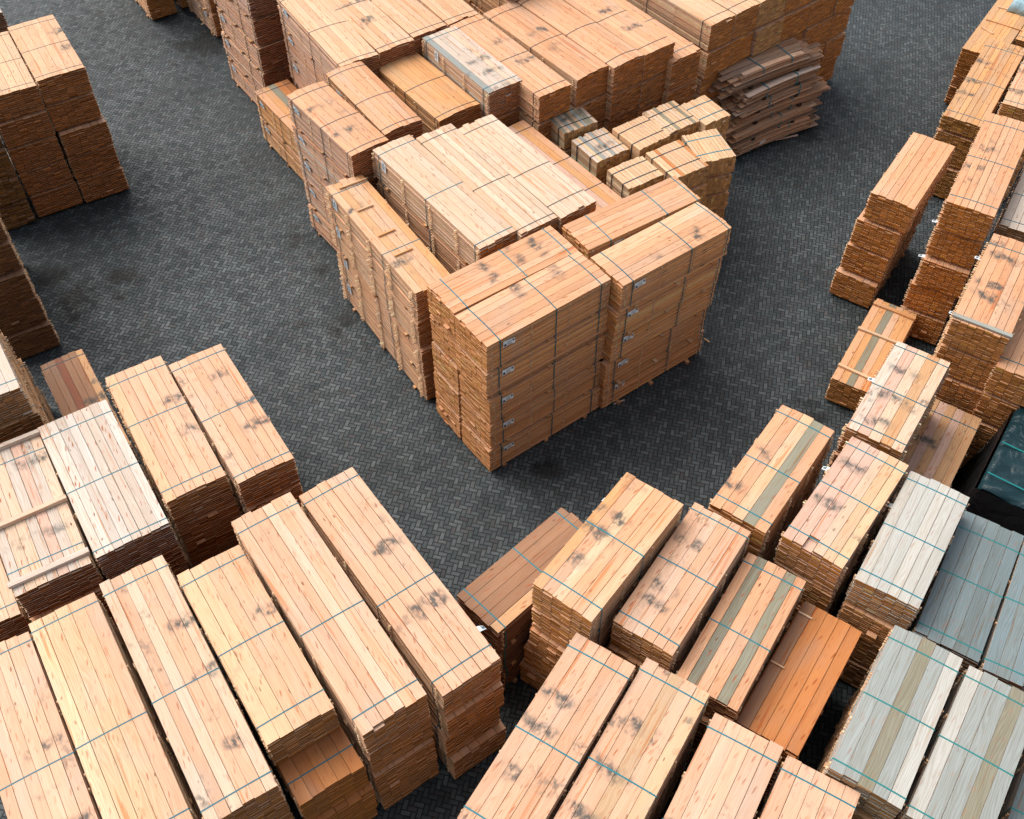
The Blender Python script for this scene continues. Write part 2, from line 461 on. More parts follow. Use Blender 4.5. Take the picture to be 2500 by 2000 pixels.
def paper_label(parent, x, side, Wd, z, w=.29, h=.165, tilt=0.0, dots=True, upright=False):
    y = side * (Wd / 2 + .012)
    if upright: w, h = h, w
    n = 5; V = []; Fc = []
    for k in range(n + 1):
        s = k / n
        yy = side * (.004 + .010 * math.sin(s * 5 + x * 3) ** 2)
        V += [(-w / 2 + w * s, yy, -h / 2 + .012 * math.sin(s * 4)), (-w / 2 + w * s, yy, h / 2 + .012 * math.sin(s * 4 + 1))]
        if k: Fc.append((2 * k - 2, 2 * k, 2 * k + 1, 2 * k - 1))
    lab = simple("paper_label", V, Fc, M_PAPER, parent)
    lab.location = (x, y, z); lab.rotation_euler = (0, tilt, 0)
    V, Fc = [], []
    yo = side * .018
    def poly(p):
        k = len(V); V.extend([(a, yo, b) for a, b in p]); Fc.append(tuple(range(k, k + len(p))))
    if upright:
        poly([(-.04, .06), (.04, .06), (0, .11)])
        for q in range(4): poly([(-.055, .03 - q * .03), (.055 - .02 * (q % 2), .03 - q * .03), (.055 - .02 * (q % 2), .018 - q * .03), (-.055, .018 - q * .03)])
    else:
        e = w * .36
        poly([(-e - .03, -.05), (-e + .03, -.05), (-e + .03, -.01), (-e, .025), (-e - .03, -.01)])
        poly([(-e - .012, -.045), (-e + .012, -.045), (-e + .012, -.02), (-e - .012, -.02)])
        poly([(e + .028 * math.cos(a), .03 + .028 * math.sin(a)) for a in [i * math.pi / 4 for i in range(8)]])
        for q in range(3):
            z0 = .045 - q * .032
            for m in range(4):
                xa = -.055 + m * .028
                poly([(xa, z0 + .006 * (m % 2)), (xa + .02, z0 + .004), (xa + .02, z0 - .006), (xa, z0 - .008)])
        poly([(-.06, -.055), (.075, -.045), (.075, -.053), (-.06, -.063)])
    simple("printing", V, Fc, M_INK, lab)
    return lab

def flag_label(parent, x, side, Wd, z, w=.17, h=.13, droop=.5):
    """paper tag stapled under a strap, sticking out past the boards"""
    V = []; Fc = []
    n = 4
    for k in range(n + 1):
        s = k / n
        V += [(-h / 2 + .015 * s, side * (s * w), -droop * w * s * s), (h / 2 - .01 * s, side * (s * w), -droop * w * s * s * .7 + .01)]
        if k: Fc.append((2 * k - 2, 2 * k, 2 * k + 1, 2 * k - 1))
    lab = simple("paper_label", V, Fc, M_PAPER, parent)
    lab.location = (x, side * (Wd / 2 - .03), z)
    V, Fc = [], []
    for q in range(3):
        a = .10 + q * .02
        k = len(V)
        zz = -droop * w * ((a / w) ** 2) * .75 + .014
        V += [(-.035 + .01 * q, side * a, zz), (.035, side * a, zz), (.035, side * (a + .012), zz), (-.035 + .01 * q, side * (a + .012), zz)]
        Fc.append((k, k + 1, k + 2, k + 3))
    simple("printing", V, Fc, M_INK, lab)
    return lab

ORD = ["top", "second", "third", "fourth", "fifth", "sixth", "seventh"]
NB_ = ["", "single", "two-high", "three-high", "four-high", "five-high", "six-high", "seven-high"]
BEAR = .075

def pack(rng, p, level, last, label, x, y, z, rz, L, Wd, H, group):
    root = thing("lumber_pack", label, "lumber pack", (x, y, z), rz, group)
    top = level == 0
    base = PAL[p.get('pal', 'pink')]
    lower = PAL[p.get('low', 'pink')]
    side = np.array(PAL[p.get('side', 'tan')])
    end = np.array(p.get('end', (.34, .125, .036))) * np.array([1.0, .94, .60])
    b = base if top else lower
    sg = p.get('smudge') if top else None
    if sg: sg = tuple((list(v * L for v in sg[0]) + [99, 99, 99])[:3]) + (sg[1] * Wd,)
    me, nl, pitch, th = boards_mesh(rng, L, Wd - .015, H, p.get('nb', 6), p.get('t', .040), b, side, end, p.get('top') if top else None,
                            p.get('stain', .5) if top else .25, p.get('grain', .45) if top else .3, p.get('knot', .75), BEAR,
                            p.get('jit', .011), p.get('gap', .017), p.get('missing') if top else None, p.get('crown', .014) if top else 0.0, smudge=sg)
    o = bpy.data.objects.new("boards", me); COL.objects.link(o); o.parent = root
    # bearers below the boards
    off = p.get('bear', .03)
    for fx in (-.36, 0, .36):
        bb = wood_boxes("bearer", rng, [(-Wd / 2 - off * rng.random() - .005, Wd / 2 + off * rng.random() + .005, -.045, .045, .004, BEAR - .003)], PAL['tan'], root)
        bb.location = (fx * L + rng.normal(0, .03), 0, 0); bb.rotation_euler = (0, 0, math.pi / 2 + rng.normal(0, .02))
    # thin laths between the layers show as rows of little ends
    lp = p.get('lath', .018)
    if lp > 0 and th > 0:
        for fx in p.get('rows', (-.46, -.15, .16, .46)):
            bl = []
            xx = fx * L
            for k in range(nl - 1):
                zt = BEAR + (k + 1) * pitch
                jx = rng.normal(0, p.get('lathj', .012))
                a = Wd / 2 + max(-.03, lp * (1 + rng.normal(0, .2))); c = Wd / 2 + max(-.03, lp * (1 + rng.normal(0, .2)))
                # local frame of the row is turned a quarter so its long axis runs across the pack
                bl.append((-a, c, jx - .016, jx + .016, zt - .0160, zt - .0005))
            r = wood_boxes("lath_row", rng, bl, PAL['yellow'], root, .15)
            r.location = (xx, 0, 0); r.rotation_euler = (0, 0, math.pi / 2)
    # strapping
    mat = p.get('strapm', M_STRAP)
    cr = p.get('crown', .014) if top else 0.0
    for fx in p.get('straps', (-.44, 0.02, .44)):
        e = .006
        hw = Wd / 2 + e
        pts = []
        for q in range(9):
            yy = -hw + .012 + (2 * hw - .024) * q / 8
            pts.append((0, yy, H + .002 + cr * max(0, 1 - (yy / (Wd / 2)) ** 2)))
        pts += [(0, hw, H - .012), (0, hw, H * .5), (0, hw, BEAR), (0, hw - .012, BEAR - .008), (0, -hw + .012, BEAR - .008), (0, -hw, BEAR), (0, -hw, H * .5), (0, -hw, H - .012)]
        s_ = ribbon_loop("strap", pts, p.get('sw', .026), -.003, mat, root)
        s_.location = (fx * L + rng.normal(0, .01), 0, 0)
        s_.rotation_euler = (0, 0, rng.normal(0, .004))
    lb = p.get('label')
    if lb and (lb.get('levels') is None or level in lb['levels']):
        paper_label(root, lb['x'] * L + .19 + rng.normal(0, .03), lb.get('s', -1), Wd, H - lb.get('dz', .17), tilt=rng.normal(0, .05), upright=lb.get('up', False))
    for fl in p.get('flags', ()):
        if fl[0] == level:
            flag_label(root, fl[1] * L, fl[2], Wd, H * fl[3], droop=fl[4] if len(fl) > 4 else .5)
    return root

SEED = [11]
def stack(key, where, toplook, group, n=None, **p):
    """a pile of strapped packs: every pack is a thing of its own"""
    cx, cy, ang, L, Wd, z = T[key]
    SEED[0] += 1
    rng = np.random.default_rng(SEED[0] * 7 + 3)
    if 'z' in p: z = p['z']
    hs = p.get('hs')
    if hs is None:
        n = n or max(1, int(round(z / .86)))
        hs = [z / n] * n
    n = len(hs)
    dxb, dyb = p.get('lean', (0, 0))
    zt = z
    for k, h in enumerate(hs):
        f = (z - zt) / max(z, .01)
        dl = rng.normal(0, p.get('jl', .035)) if k else 0.0
        dw = rng.normal(0, p.get('jw', .012)) if k else 0.0
        so_ = p.get('shift', {}).get(k, (0, 0)); dl += so_[0]; dw += so_[1]
        a = R(ang + (rng.normal(0, .35) if k else 0))
        x = cx + dxb * f + math.cos(a) * dl - math.sin(a) * dw
        y = cy + dyb * f + math.sin(a) * dl + math.cos(a) * dw
        if n == 1: lab = f"{toplook} {where}"
        elif k == 0: lab = f"topmost {toplook} {where}"
        elif k == n - 1: lab = f"bottom pack of the {NB_[n]} stack {where}"
        else: lab = f"{ORD[k]} pack down in the stack {where}"
        Lk = L * (1 + (rng.normal(0, .006) if k else 0)) + p.get('dL', {}).get(k, 0)
        pack(rng, p, k, k == n - 1, lab, x, y, zt - h, a, Lk, Wd, h - .004, group)
        zt -= h

# key: centre x, y, heading of the boards (degrees), length, width, height of the top
T = {
'T1F':(0.456, 15.827, 36.95, 3.255, 1.122, 4.3),
'T1B':(-0.183, 16.71, 35.88, 3.238, 1.03, 4.3),
'T2F':(3.26, 17.514, 36.26, 3.137, 1.11, 4.3),
'T2B':(2.689, 18.501, 33.32, 3.14, 0.982, 4.32),
'C1':(-2.856, 18.576, 303.16, 4.288, 0.977, 3.7),
'C2a':(-1.584, 19.325, 306.94, 4.322, 1.058, 4.3),
'C2b':(-0.64, 19.758, 306.02, 4.268, 1.028, 4.32),
'C2c':(0.293, 20.239, 306.37, 4.065, 1.042, 4.3),
'C4a':(-4.286, 22.042, 307.05, 3.059, 1.078, 4.3),
'C4b':(-3.477, 22.898, 304.05, 3.046, 1.062, 4.3),
'C4c':(-2.275, 24.117, 306.79, 3.181, 1.276, 3.87),
'C4d':(-1.052, 24.522, 305.47, 3.079, 1.043, 4.33),
'C4e':(-0.095, 24.777, 305.92, 4.034, 1.024, 4.3),
'C4f':(0.85, 25.45, 307.81, 3.953, 1.082, 4.32),
'C4g':(1.796, 25.953, 307.45, 4.049, 1.049, 4.35),
'S1':(1.51, 23.238, 300.21, 1.013, 1.032, 3.44),
'S2':(2.238, 22.284, 303.59, 1.08, 1.035, 3.3),
'S3':(3.291, 22.609, 305.59, 1.071, 1.04, 3.44),
'S4':(4.098, 23.256, 303.0, 1.076, 1.044, 3.44),
'S5':(5.025, 23.554, 303.01, 1.019, 0.84, 3.44),
'S6':(4.09, 21.521, 301.45, 1.195, 1.065, 3.44),
'S7':(4.936, 22.053, 288.2, 1.166, 0.977, 3.44),
'S8':(3.048, 21.191, 302.89, 0.895, 1.087, 3.3),
'L1':(-12.436, 25.463, 300.9, 2.958, 1.266, 4.08),
'UR1':(9.865, 21.133, 236.32, 2.86, 1.107, 3.44),
'UR2':(11.224, 20.296, 240.48, 3.871, 1.094, 4.3),
'UR4':(10.396, 16.418, 238.64, 3.099, 1.18, 4.1),
'UR6':(13.242, 26.209, 238.26, 4.434, 0.886, 2.58),
'RM1':(8.857, 17.654, 238.34, 3.12, 1.068, 0.84),
'RM2':(7.778, 13.782, 236.42, 2.759, 1.159, 3.6),
'R1':(5.014, 12.082, 234.07, 2.935, 1.161, 3.5),
'RM4':(6.224, 11.233, 233.06, 2.831, 1.196, 3.6),
'RM5':(7.318, 10.485, 236.83, 2.809, 1.155, 3.5),
'RM6':(8.383, 9.88, 238.56, 3.006, 1.158, 2.9),
'RM8':(6.228, 7.114, 237.13, 2.945, 1.192, 3.6),
'LR1':(0.364, 10.382, 314.51, 1.113, 2.826, 2.6),
'LR2':(1.718, 10.031, 232.97, 2.92, 1.237, 4.0),
'LR3':(3.031, 9.629, 235.82, 2.943, 1.168, 3.6),
'LR4':(4.022, 8.814, 237.32, 2.907, 1.159, 3.2),
'LR5':(5.028, 8.153, 235.89, 2.764, 1.128, 2.7),
'LR6':(0.616, 6.666, 238.15, 3.609, 1.165, 3.6),
'LLb':(-6.53, 7.034, 302.25, 4.594, 1.172, 3.6),
'LLc':(-5.414, 7.674, 302.57, 4.892, 1.172, 3.6),
'LLd':(-4.363, 8.348, 303.46, 3.663, 1.192, 3.7),
'LLe':(-3.231, 8.988, 304.45, 4.795, 1.21, 3.75),
'LL1':(-2.08, 9.674, 305.75, 4.866, 1.178, 3.6),
'LB1':(-5.614, 13.379, 302.77, 3.526, 1.166, 3.6),
'LB2':(-6.814, 12.959, 301.61, 3.564, 1.191, 3.65),
'LB3':(-7.813, 11.886, 302.38, 3.516, 1.396, 3.5),
'LB6':(-9.882, 15.688, 302.44, 1.866, 0.994, 1.72),
'C6a':(-4.999, 26.155, 301.96, 3.997, 1.13, 4.3),
'C6b':(-4.174, 26.832, 304.19, 4.1, 1.08, 4.3),
'C6c':(-3.354, 27.499, 305.05, 4.1, 1.07, 4.32),
'C6d':(-2.444, 28.167, 303.51, 4.1, 1.0, 4.3),
'C3':(1.151, 21.141, 306.91, 4.2, 1.06, 3.44),
'C4h':(2.653, 26.619, 306.93, 4.1, 1.06, 4.33),
'C4i':(3.449, 27.005, 306.96, 4.1, 1.06, 3.87),
'C5a':(4.463, 28.007, 308.0, 4.1, 0.99, 4.3),
'C10':(-0.843, 29.14, 306.0, 4.0, 1.1, 4.32),
'C7':(-7.762, 29.222, 305.22, 2.885, 1.1, 0),
'C9':(-10.38, 34.044, 305.0, 3.2, 1.1, 0),
'C8':(-6.152, 25.918, 305.5, 3.2, 1.12, 1.72),
'LC':(-12.903, 19.579, 301.5, 3.6, 1.2, 0),
'LB7':(-11.012, 14.667, 302.64, 3.6, 1.15, 4.2),
'LB5':(-10.325, 10.545, 302.0, 3.5, 1.2, 2.7),
'LLa':(-7.457, 6.229, 301.92, 4.8, 1.18, 3.55),
'TL':(-16.73, 30.793, 301.5, 3.2, 1.15, 2.58),
'TB1':(-12.785, 35.016, 302.97, 3.1, 0.93, 0),
'TB2':(-11.878, 35.75, 303.0, 3.1, 0.95, 0),
'L2':(-13.53, 24.785, 300.57, 2.946, 1.27, 4.0),
'UR7':(15.129, 30.064, 235.9, 4.0, 1.15, 2.0),
'UR8':(16.72, 30.431, 237.0, 3.6, 1.1, 2.0),
'UR9':(14.536, 25.764, 239.77, 3.6, 1.12, 3.0),
'UR3':(12.582, 20.037, 239.85, 3.3, 1.15, 3.6),
'UR5':(11.388, 15.76, 237.24, 3.3, 1.15, 3.44),
'RM3':(8.847, 13.435, 236.92, 3.1, 1.13, 2.0),
'RM7':(9.388, 9.245, 239.8, 3.1, 1.15, 2.9),
'RM9':(7.316, 6.419, 236.28, 2.949, 1.2, 3.5),
'RM10':(9.113, 6.634, 237.58, 3.1, 1.15, 2.9),
'LR7':(1.781, 6.196, 238.52, 3.7, 1.2, 3.5),
'LR8':(2.982, 5.458, 239.55, 3.3, 1.2, 3.4),
'LR9':(4.06, 4.744, 239.59, 3.3, 1.22, 3.4),
'LB4':(-9.024, 11.136, 300.94, 3.52, 1.37, 3.44),
'TARP':(10.841, 13.395, 235.97, 3.6, 1.3, 2.6),
'SC':(7.326, 27.225, 210.68, 2.888, 0.77, 2.6),
}

# ------------------------------------------------------------------ ground
gm = simple("pavement", [(-150, -120, 0), (150, -120, 0), (150, 260, 0), (-150, 260, 0)], [(0, 1, 2, 3)], M_GROUND)
gm["kind"] = "structure"

G_C = "lumber packs stacked in the central block"
G_S = "short timber packs in the central block"
G_L = "lumber packs stacked at the left edge"
G_LL = "lumber packs in the lower left rows"
G_LR = "lumber packs in the lower right rows"
G_R = "lumber packs in the right hand rows"
G_B = "lumber packs stacked along the back"

ENDC = (.52, .22, .085)
LAB = dict(x=-.40, s=-1)
# central block: the two crosswise pairs in front
stack('T1F', "at the near tip of the central block", "pinkish pack with thin grey marks", G_C, pal='pink', side='side', end=ENDC, nb=6, label=LAB, stain=.5, strapm=M_STRAP, straps=(-.40, .05, .42), lath=.012, crown=.03, smudge=((-.05, .25), .35), jl=.015, jw=.008)
stack('T1B', "hidden behind the near tip stack", "grey streaked pack with cyan straps", G_C, pal='pink', side='side', nb=6, end=ENDC, stain=.8, straps=(-.40, .08, .44), strapm=M_CYAN, smudge=((-.1, .12, .3), .1), jl=.015, jw=.008)
stack('T2F', "right of the near tip stack, beside open paving", "pack with one orange edge board", G_C, pal='pink', side='side', top=['pink', 'pink', 'pink', 'pink', 'fresh', 'yellow'], nb=6, end=ENDC, label=LAB, lean=(-.25, .12), stain=.5, straps=(-.41, .13, .47), lath=.014, crown=.03, bear=.12, smudge=((-.12, .25), -.38))
stack('T2B', "between the orange edged pack and square timbers", "plain pink pack, tag under strap", G_C, pal='pink', side='side', nb=6, end=ENDC, label=dict(x=-.28, s=-1, levels=[0]), straps=(-.31, .2, .47), lean=(-.2, .12), strapm=M_CYAN)
# lath stack and the three pale packs behind it
stack('C1', "with ragged lath ends facing the left yard", "open pack of loose boards on laths", G_C, n=4, pal='fresh', top=['fresh', 'tan', 'fresh', 'fresh', 'amber'], nb=5, side='fresh', lath=.075, lathj=.008, t=.034, gap=.022, rows=(-.47, -.24, 0, .22, .46), label=dict(x=-.43, s=-1, up=True), straps=(-.42, .15), bear=.05, crown=0, strapm=M_STRAP, stain=.35, smudge=((-.25, .25), -.25))
stack('C2a', "beside the ragged lath stack", "pale pack with lath ends along its left", G_C, pal='pale', side='fresh', nb=5, lath=.055, lathj=.006, t=.036, gap=.018, rows=(-.49, -.2, .06, .3, .49), label=dict(x=-.42, s=-1, up=True, levels=[0]), straps=(-.44, .02, .46), stain=.25, bear=.05)
stack('C2b', "between two pale packs near the block centre", "pale six board pack", G_C, pal='pale', side='fresh', nb=6, straps=(-.44, .07, .46), strapm=M_DARKSTRAP, stain=.3)
stack('C2c', "left of the sunken pack and square timbers", "pale pack with red knots", G_C, pal='pale', side='fresh', nb=6, straps=(-.43, .07, .38), strapm=M_DARKSTRAP, stain=.25)
stack('C3', "sunken in the slot beside the square timbers", "low reddish pack", G_C, pal='pink', top=['pink', 'pink', 'rose', 'amber', 'pink'], nb=5, straps=(-.42, -.05, .25), strapm=M_DARKSTRAP, stain=.3)
# square timber packs
TIM = dict(nb=10, t=.092, gap=.004, side='yellow', end=(.44, .26, .16), lath=0, hs=None, knot=.45, straps=(-.26, .24), strapm=M_DARKSTRAP, sw=.035, jw=.02, jl=.03, stain=.9, grain=.6)
def timber(key, where, look, n, **kw):
    d = dict(TIM); d.update(kw); z = T[key][5]
    d['hs'] = [z / n] * n
    stack(key, where, look, G_S, **d)
timber('S1', "in the corner by the tall block wall", "timber pack with a blue painted edge", 6, pal='grey', top=['olive', 'pale', 'grey', 'pale', 'olive', 'yellow', 'grey', 'olive'], smudge=((0,), 0))
timber('S2', "beside the sunken pack, in front of blue edged timbers", "grey stained short timber pack", 5, pal='pale', top=['white', 'yellow', 'grey', 'white', 'pale', 'grey', 'white', 'pale'], smudge=((0.1,), .1))
timber('S3', "in the middle of the square timber group", "clean cream timber pack", 6, pal='yellow', top=['yellow', 'fresh', 'yellow', 'fresh'], stain=.1)
timber('S4', "behind the cream timber pack", "cream timber pack with sooty knots", 6, pal='yellow', top=['yellow', 'pale', 'yellow', 'olive', 'yellow'])
timber('S5', "farthest back beside the weathered plank pile", "cream timber pack with cyan front strap", 6, pal='yellow', stain=.1, strapm=M_STRAP)
timber('S6', "behind the crosswise packs, near the yard", "timber pack with one orange streaked board", 6, pal='yellow', top=['yellow', 'yellow', 'orange', 'yellow', 'fresh', 'pink', 'fresh'], stain=.1)
timber('S7', "overhanging the right edge of the square timbers", "slipped timber pack with fanned boards", 6, pal='yellow', stain=.1, strapm=M_CYAN, label=dict(x=-.36, s=-1, levels=[0]))
timber('S8', "partly tucked under the crosswise packs", "short cream timber pack", 5, pal='yellow', stain=.2)
# second cross row
RED = (.26, .095, .048)
stack('C4a', "on the left edge behind the lath stack", "bright pack with charcoal smudges", G_C, pal='pink', side='rose', end=RED, nb=5, label=LAB, straps=(-.42, .05, .44), strapm=M_DARKSTRAP, stain=.55, lath=.012, crown=.03, smudge=((-.2, .2), -.15))
stack('C4b', "between the smudged pack and the orange pack", "bright clean pack with three dark straps", G_C, pal='pink', end=RED, nb=6, label=dict(x=-.30, s=-1, levels=[0]), straps=(-.44, .02, .44), strapm=M_DARKSTRAP, stain=.1, crown=.045)
stack('C4c', "left of the grey topped pack", "vivid orange pack with tarry streak", G_C, n=4, pal='amber', nb=6, end=(.27, .11, .055), side='amber', straps=(-.44, .02, .44), strapm=M_DARKSTRAP, stain=.05, crown=.04, label=dict(x=.4, s=-1, levels=[0], dz=.5))
stack('C4d', "right of the orange pack", "grey weathered pack with ragged left side", G_C, pal='white', top=['grey', 'white', 'white', 'white', 'pale', 'white'], side='fresh', nb=6, lath=.045, lathj=.006, t=.036, gap=.018, rows=(-.49, -.17, .14, .48), label=dict(x=-.34, s=-1, up=True, levels=[0]), straps=(-.44, .42), stain=.8, smudge=((.05, .25), .1))
stack('C4e', "just right of the grey weathered pack", "pink pack with two dark smudges", G_C, pal='pink', side='fresh', nb=6, straps=(-.44, .04, .44), strapm=M_DARKSTRAP, stain=.6, smudge=((.12, -.15), .2))
stack('C4f', "third from the right in the long middle row", "pink pack with red knot lines", G_C, pal='pink', side='pink', nb=6, straps=(-.42, .03), strapm=M_DARKSTRAP, stain=.6, crown=.03, smudge=((-.1, .12), .05))
stack('C4g', "second from the right in the long middle row", "clean pink pack with curved strap", G_C, pal='pink', side='pink', nb=6, straps=(-.46, .02, .42), strapm=M_DARKSTRAP, stain=.15, crown=.05)
stack('C4h', "at the right end of the long middle row", "flat pink grey patched pack", G_C, pal='pink', side='pink', nb=6, straps=(.02, .42), strapm=M_DARKSTRAP, stain=.5, smudge=((-.05, .2), .1))
stack('C4i', "lower step beside the tall back wall", "pink pack with cyan strap end", G_C, pal='pink', nb=6, n=4, straps=(.03, .42), stain=.4)
# back row
stack('C6a', "at the left of the high back row", "long bright pack overlooking the yard", G_B, pal='fresh', side='rose', end=RED, nb=6, label=LAB, straps=(-.44, .03, .46), strapm=M_DARKSTRAP, stain=.05, lath=.014, crown=.03)
stack('C6b', "second from the left of the high back row", "bright pack stencilled with dark smudges", G_B, pal='fresh', end=RED, nb=6, straps=(-.1, .45), strapm=M_DARKSTRAP, stain=1.0, smudge=((-.12, .12), 0))
stack('C6c', "third from the left of the high back row", "bright pack with small green stain", G_B, pal='fresh', end=RED, nb=6, straps=(-.05, .45), strapm=M_DARKSTRAP, stain=.5)
stack('C6d', "fourth from the left of the high back row", "bright plain pack", G_B, pal='fresh', end=RED, nb=6, straps=(-.05, .45), strapm=M_DARKSTRAP, stain=.3)
T['C10'] = (*T['C10'][:5], 5.2)
stack('C10', "behind the long middle row, cut by the top edge", "tall standing pack", G_B, pal='pink', nb=6, n=6, straps=(-.3, .1, .4), strapm=M_DARKSTRAP)
T['C7'] = (*T['C7'][:5], 4.3)
stack('C7', "tallest at the left edge of the back", "bright pack over red brown ends", G_B, pal='rose', side='rose', end=(.20, .085, .055), nb=6, label=LAB, straps=(-.42, .2, .47), strapm=M_DARKSTRAP, lath=.012, bear=.07)
T['C9'] = (*T['C9'][:5], 4.3)
stack('C9', "behind the tall left edge stack, laths bristling", "bristling pack", G_B, pal='rose', side='rose', nb=6, lath=.10, rows=(-.45, -.1, .2, .46), straps=(-.42, .4), strapm=M_DARKSTRAP, label=dict(x=.25, s=-1), bear=.12)
stack('C8', "low by the left yard under taller stacks", "reddish pack with greenish board", G_C, n=2, pal='amber', top=['pink', 'amber', 'olive', 'orange', 'orange'], side='amber', nb=5, label=LAB, straps=(-.43, 0, .4), strapm=M_DARKSTRAP, stain=.7, lath=.016, smudge=((-.1, .1), .1))
# back wall of ends on the right
x0, y0 = 5.335, 26.087
ux, uy = math.cos(R(38.1)), math.sin(R(38.1))
wid = [.97, .95, 1.15, 1.22, 1.17, .92]
wh = ["left column of the tall back wall", "second column of the tall back wall", "third column of the tall back wall", "fourth column of the tall back wall", "fifth column of the tall back wall", "yard corner column of the tall back wall"]
lk = ["pink pack with layered side", "pink pack with two crossing straps", "pack cut by the top edge", "high pack", "high pack", "high pack"]
s_ = 0.0
for k in range(6):
    wd = wid[k] - .03
    mx, my = x0 + ux * (s_ + wid[k] / 2), y0 + uy * (s_ + wid[k] / 2)
    dx, dy = uy, -ux
    Lw = 4.1 if k < 2 else 3.4
    T['W%d' % k] = (mx - dx * Lw / 2, my - dy * Lw / 2, -51.9, Lw, wd, 4.3)
    stack('W%d' % k, "in the " + wh[k], lk[k], G_B, pal='fresh', side='fresh', nb=6 if wd > 1 else 5, end=(.40, .155, .042) if k != 2 else (.42, .24, .13), straps=(-.1, .42), strapm=M_DARKSTRAP, lath=.005, jl=.05, stain=.1)
    s_ += wid[k]
# left edge stacks
stack('L1', "beside the yard at the upper left", "bright orange pack with scuffed right edge", G_L, n=5, pal='fresh', nb=6, end=(.26, .09, .028), side='tan', straps=(-.42, 0, .44), strapm=M_DARKSTRAP, stain=.35, jl=.02, jw=.012, shift={2: (.08, .03), 3: (.06, .03), 4: (.06, .05)}, sw=.022, smudge=((-.2, .1), .48))
stack('L2', "left of the scuffed orange pack, at the frame edge", "bright orange pack", G_L, n=5, pal='fresh', nb=6, end=(.26, .09, .028), straps=(-.44, 0, .44), strapm=M_DARKSTRAP, stain=.1, jl=.02, jw=.012, sw=.022)
cx_, cy_, an_, l_, w_, z_ = T['L2']
T['L3'] = (cx_ - 1.12, cy_ - .72, an_, l_, 1.25, 3.4)
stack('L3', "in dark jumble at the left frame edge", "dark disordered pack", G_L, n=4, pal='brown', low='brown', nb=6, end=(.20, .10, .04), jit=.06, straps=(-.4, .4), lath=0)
stack('TL', "in the far upper left corner", "small pale ended pack", G_L, n=3, pal='white', end=(.18, .08, .04), nb=6)
T['TB1'] = (*T['TB1'][:5], 3.44); T['TB2'] = (*T['TB2'][:5], 3.44)
stack('TB1', "standing alone on the paving at the top", "brown ended pack", G_B, n=4, pal='pink', side='tan', end=(.32, .15, .055), nb=5)
stack('TB2', "close right of the lone stack at the top", "brown ended pack", G_B, n=4, pal='pink', end=(.30, .14, .055), nb=5)
T['LC'] = (*T['LC'][:5], 4.3)
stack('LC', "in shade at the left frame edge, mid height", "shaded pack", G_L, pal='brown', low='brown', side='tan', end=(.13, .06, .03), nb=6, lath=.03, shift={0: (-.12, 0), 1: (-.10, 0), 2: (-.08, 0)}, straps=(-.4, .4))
stack('LB7', "at the left frame edge above the lath packs", "whitish pack with two boards showing", G_L, pal='white', side='tan', low='tan', end=(.20, .09, .035), nb=6, straps=(-.42, 0, .43), lath=.03, stain=.1, lean=(.22, .0), shift={1: (.1, .0), 4: (.12, .05)})
# lower left, back rank
DK = (.16, .060, .018)  # dark end grain, with shade from crowding packs put into the colour
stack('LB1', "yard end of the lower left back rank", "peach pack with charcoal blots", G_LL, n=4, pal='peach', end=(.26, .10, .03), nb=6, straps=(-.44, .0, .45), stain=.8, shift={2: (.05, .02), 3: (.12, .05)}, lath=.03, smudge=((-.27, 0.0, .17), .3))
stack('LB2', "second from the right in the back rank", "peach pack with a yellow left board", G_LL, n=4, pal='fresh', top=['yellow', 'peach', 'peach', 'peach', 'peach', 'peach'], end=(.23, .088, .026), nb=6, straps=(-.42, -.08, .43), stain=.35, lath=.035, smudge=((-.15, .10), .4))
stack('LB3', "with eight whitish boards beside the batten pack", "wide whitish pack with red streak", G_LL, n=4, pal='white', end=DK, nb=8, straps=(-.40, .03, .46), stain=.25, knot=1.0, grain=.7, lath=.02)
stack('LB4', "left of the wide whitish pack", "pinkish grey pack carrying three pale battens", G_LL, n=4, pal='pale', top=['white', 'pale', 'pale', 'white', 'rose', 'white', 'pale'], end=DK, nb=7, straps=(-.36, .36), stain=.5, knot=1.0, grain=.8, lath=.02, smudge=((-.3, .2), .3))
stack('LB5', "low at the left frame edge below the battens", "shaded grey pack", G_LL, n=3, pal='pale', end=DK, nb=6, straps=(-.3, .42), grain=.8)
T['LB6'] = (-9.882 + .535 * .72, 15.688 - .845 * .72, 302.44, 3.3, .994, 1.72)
stack('LB6', "low behind the wide whitish pack", "shaded red pack with pale sapwood streaks", G_LL, n=2, pal='rose', top=['brown', 'brown', 'ember', 'brown', 'brown', 'tan'], end=DK, nb=6, straps=(-.44,), strapm=M_DARKSTRAP, stain=.9, lath=.02, smudge=((.0, .1), .35))  # brown top boards carry the shade of its low spot in their colour
